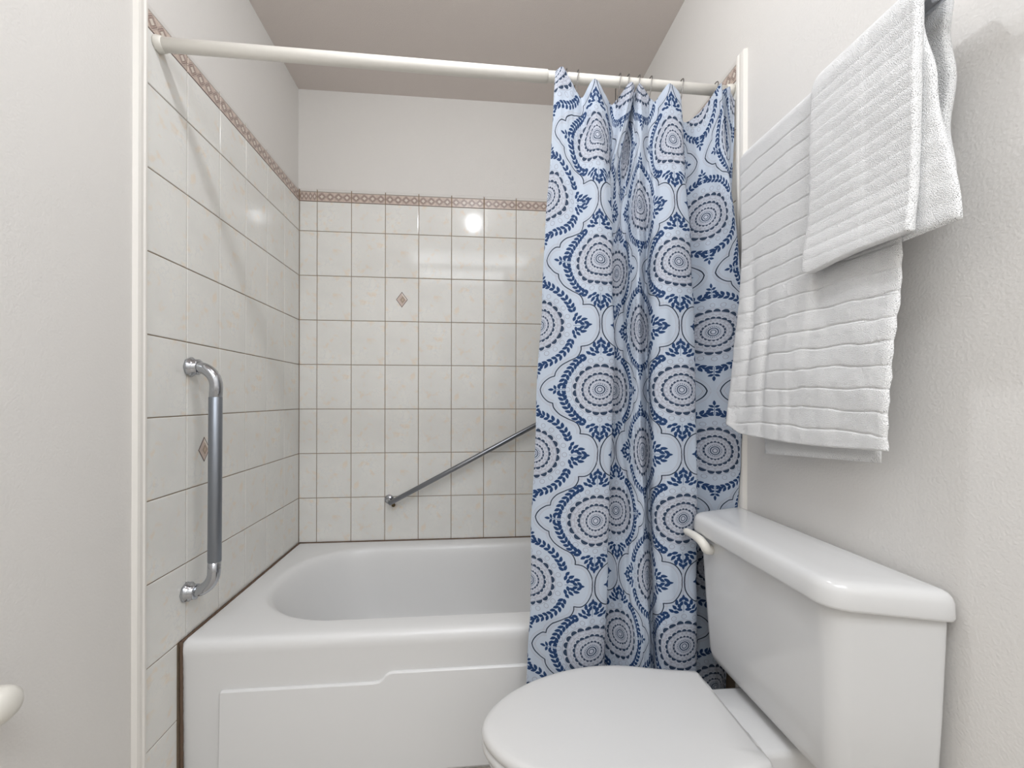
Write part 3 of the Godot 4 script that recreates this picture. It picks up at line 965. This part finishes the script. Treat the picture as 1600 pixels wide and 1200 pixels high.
	var inner := func(l: float, b: float) -> Array:
		var y := lerpf(BAR.y + 0.006, 1.285 - 0.004 * (1.0 - b), l)
		var z1 := lerpf(1.428, 1.446, sm(0.1, 0.4, l)) + 0.030 * sm(0.4, 1.0, l)
		var p := Vector3(lerpf(1.4045, 1.4095, b), y, lerpf(1.402, z1, b))
		return [p, Vector3(-0.97, 0, 0.22).normalized(), 0.0006 * sin(l * 60.0)]
	put("inner_fold", drape(90, 16, 0.009, func(l: float, b: float) -> Array:
		var r = inner.call(l, b)
		return [r[0] - ht.position, r[1], r[2]]), M.towel, ht)

# ------------------------------------------------------------------ toilet
func egg(grow: float, y: float, back := 1.307) -> PackedVector3Array:
	var out := PackedVector3Array()
	var zc := 1.137
	var half := []
	# far half from the tip to the back corner
	for i in 25:
		var th := PI / 2 * i / 24.0
		var cx := pow(cos(th), 2.0 / 1.75)
		var sz := pow(sin(th), 2.0 / 1.75)
		half.append(Vector2(1.075 - cx * (0.283 + grow), sz * (0.172 + grow)))
	for q in [[1.12, 0.1705], [1.16, 0.163], [1.20, 0.152], [1.24, 0.1425], [1.275, 0.1365]]:
		half.append(Vector2(q[0], q[1] + grow))
	half.append(Vector2(back - 0.006, 0.133 + grow))
	half.append(Vector2(back + grow * 0.5, 0.124 + grow))
	for p in half: out.append(Vector3(p.x, y, zc - p.y))
	for i in range(half.size() - 1, 0, -1): out.append(Vector3(half[i].x, y, zc + half[i].y))
	return out

func rpoly(v: Array, r: Array, y: float, inset: float, k := 10) -> PackedVector3Array:      # polygon in the ground plane, moved inwards and filleted
	var n := v.size()
	var c := Vector2.ZERO
	for p in v: c += p / n
	var w := []
	for i in n:
		var a: Vector2 = (v[i] - v[(i + n - 1) % n]).normalized()
		var b: Vector2 = (v[(i + 1) % n] - v[i]).normalized()
		var na := a.orthogonal()
		if na.dot(c - v[i]) < 0: na = -na
		var nb := b.orthogonal()
		if nb.dot(c - v[i]) < 0: nb = -nb
		var mi := (na + nb).normalized()
		w.append(v[i] + mi * inset / mi.dot(na))
	var out := PackedVector3Array()
	for i in n:
		var a: Vector2 = (w[(i + n - 1) % n] - w[i]).normalized()
		var b: Vector2 = (w[(i + 1) % n] - w[i]).normalized()
		var rr := maxf(r[i] - inset, 0.006)
		var t := rr / tan(a.angle_to(b) / 2.0)
		t = absf(t)
		var p0: Vector2 = w[i] + a * t
		var p1: Vector2 = w[i] + b * t
		for q in k + 1:
			var u := float(q) / k
			var m := p0.lerp(w[i], u).lerp(w[i].lerp(p1, u), u)
			out.append(Vector3(m.x, y, m.y))
	return out

func rings(rows: Array, o: Vector3) -> ArrayMesh:
	var m := Mb.new()
	for i in rows.size():
		var r := PackedVector3Array()
		for p in rows[i]: r.append(p - o)
		rows[i] = r
	m.loft(rows, true, true, true)
	return m.mesh()

func toilet() -> void:
	var t := base("toilet", Vector3(1.20, 0, 1.137))
	tag(t, "white toilet with closed lid and tank against the right wall", "toilet")
	var o := t.position
	var zc := 1.137
	var bowl := []
	for e in [[0.0, 0.18, 0.11, 1.15], [0.03, 0.175, 0.105, 1.15], [0.10, 0.16, 0.095, 1.17], [0.18, 0.17, 0.10, 1.15], [0.26, 0.22, 0.135, 1.11], [0.32, 0.255, 0.16, 1.075], [0.352, 0.265, 0.167, 1.065], [0.358, 0.258, 0.160, 1.065]]:
		var r := PackedVector3Array()
		for k in 40:
			var a := TAU * k / 40
			r.append(Vector3(e[3] + cos(a) * e[1], e[0], zc + sin(a) * e[2]))
		bowl.append(r)
	put("bowl", rings(bowl, o), M.china, t)
	var deck := []
	for e in [[0.20, 0.02], [0.30, 0.006], [0.372, 0.0], [0.382, 0.003], [0.3855, 0.010]]:
		deck.append(rrect(1.240 + e[1], 1.490 - e[1], zc - 0.092 + e[1], zc + 0.092 - e[1], [0.02, 0.02, 0.02, 0.02], e[0], 6))
	put("bowl_deck", rings(deck, o), M.china, t)
	put("seat", rings([egg(-0.006, 0.3585), egg(-0.001, 0.361), egg(0.0, 0.368), egg(-0.002, 0.376), egg(-0.006, 0.379)], o), M.seat, t)
	var lid := []
	for e in [[-0.004, 0.3795], [0.0, 0.382], [0.001, 0.390], [-0.001, 0.3965], [-0.005, 0.4005], [-0.012, 0.4025], [-0.022, 0.4032]]:
		lid.append(egg(e[0], e[1]))
	for e in [[0.75, 0.4043], [0.4, 0.4052], [0.15, 0.4056]]:
		var inn := PackedVector3Array()
		for p in egg(-0.022, e[1]): inn.append(Vector3(lerpf(1.08, p.x, e[0]), e[1], lerpf(1.137, p.z, e[0])))
		lid.append(inn)
	put("seat_lid", rings(lid, o), M.seat, t)
	for s in [-0.075, 0.075]:
		put("hinge", sweep([Vector3(1.300, 0.3915, zc + s - 0.018) - o, Vector3(1.300, 0.3915, zc + s + 0.018) - o], 0.0105, 14), M.seat, t)
	# tank
	var body := []
	for e in [[0.400, 0.034, 0.040], [0.404, 0.022, 0.032], [0.412, 0.013, 0.026], [0.430, 0.008, 0.022], [0.56, 0.004, 0.010], [0.70, 0.0, 0.0], [0.722, 0.0, 0.0]]:
		body.append(rpoly([Vector2(1.349, 0.938 + e[2]), Vector2(1.494, 0.890 + e[2] * 0.8), Vector2(1.494, 1.399), Vector2(1.349, 1.343)], [0.040, 0.014, 0.012, 0.045], e[0], e[1], 12))
	put("tank", rings(body, o), M.china, t)
	var lids := []
	for e in [[0.713, 0.004], [0.7145, 0.001], [0.719, 0.0], [0.741, 0.001], [0.749, 0.0035], [0.7538, 0.0075], [0.7565, 0.0125], [0.758, 0.020], [0.7586, 0.045]]:
		lids.append(rpoly([Vector2(1.331, 0.926), Vector2(1.504, 0.872), Vector2(1.504, 1.412), Vector2(1.331, 1.352)], [0.050, 0.024, 0.024, 0.055], e[0], e[1], 14))
	put("tank_lid", rings(lids, o), M.china, t)
	# flush lever at the far end of the tank's face
	var lv := [Vector3(1.3480, 0.684, 0.996), Vector3(1.334, 0.687, 1.003), Vector3(1.327, 0.697, 1.004), Vector3(1.322, 0.7065, 0.994), Vector3(1.319, 0.7105, 0.974), Vector3(1.317, 0.7115, 0.953), Vector3(1.316, 0.7105, 0.934)]
	var path := []
	for i in lv.size() - 1:
		for k in 5:
			path.append(lv[i].cubic_interpolate(lv[i + 1], lv[maxi(i - 1, 0)], lv[mini(i + 2, lv.size() - 1)], k / 5.0) - o)
	path.append(lv[lv.size() - 1] - o)
	var rad := []
	for k in path.size(): rad.append(0.0125 - 0.0045 * k / path.size() if k < path.size() - 2 else 0.006)
	put("flush_lever", sweep(path, rad, 16), M.plastic, t)

func wall_knob() -> void:
	var t := base("wall_knob", Vector3(WL, 0.570, 1.249))
	tag(t, "round white knob on the left wall at its lower edge", "wall knob")
	put("knob", lathe([Vector2(0.012, 0.018), Vector2(0.020, 0.024), Vector2(0.0275, 0.037), Vector2(0.0285, 0.048), Vector2(0.026, 0.060), Vector2(0.018, 0.068), Vector2(0.008, 0.071)]), M.plastic, t, axis_to(Vector3.RIGHT, Vector3.ZERO))
	put("mount", lathe([Vector2(0.020, 0.0005), Vector2(0.020, 0.004), Vector2(0.012, 0.008), Vector2(0.011, 0.020)]), M.steel, t, axis_to(Vector3.RIGHT, Vector3.ZERO))

# ------------------------------------------------------------------ scene
func _ready() -> void:
	rng.seed = 20
	var cam := Camera3D.new()
	cam.name = "camera"
	add_child(cam)
	var f := 661.7535
	cam.near = 0.05
	cam.far = 30.0
	cam.projection = Camera3D.PROJECTION_FRUSTUM
	cam.keep_aspect = Camera3D.KEEP_HEIGHT
	cam.size = cam.near * 1200.0 / f
	cam.frustum_offset = Vector2(3.143, 22.742) / f * cam.near
	cam.transform = Transform3D(Basis(Vector3(0.995924, 0.0019, 0.090178), Vector3(-0.001955, 0.999998, 0.000526), Vector3(-0.090177, -0.0007, 0.995925)).orthonormalized(), Vector3(0.7702, 1.0475, 1.9742))
	cam.current = true
	var we := WorldEnvironment.new()
	we.name = "environment"
	var e := Environment.new()
	e.background_mode = Environment.BG_COLOR
	e.background_color = Color(0.75, 0.8, 0.85)
	e.tonemap_mode = Environment.TONE_MAPPER_LINEAR
	e.tonemap_exposure = 0.95
	e.sdfgi_enabled = true
	e.ssao_enabled = true
	e.ssil_enabled = true
	we.environment = e
	add_child(we)
	materials()
	lamp()
	room()
	bathtub()
	toilet()
	curtain_rod()
	shower_curtain()
	grab_bars()
	towels()
	wall_knob()
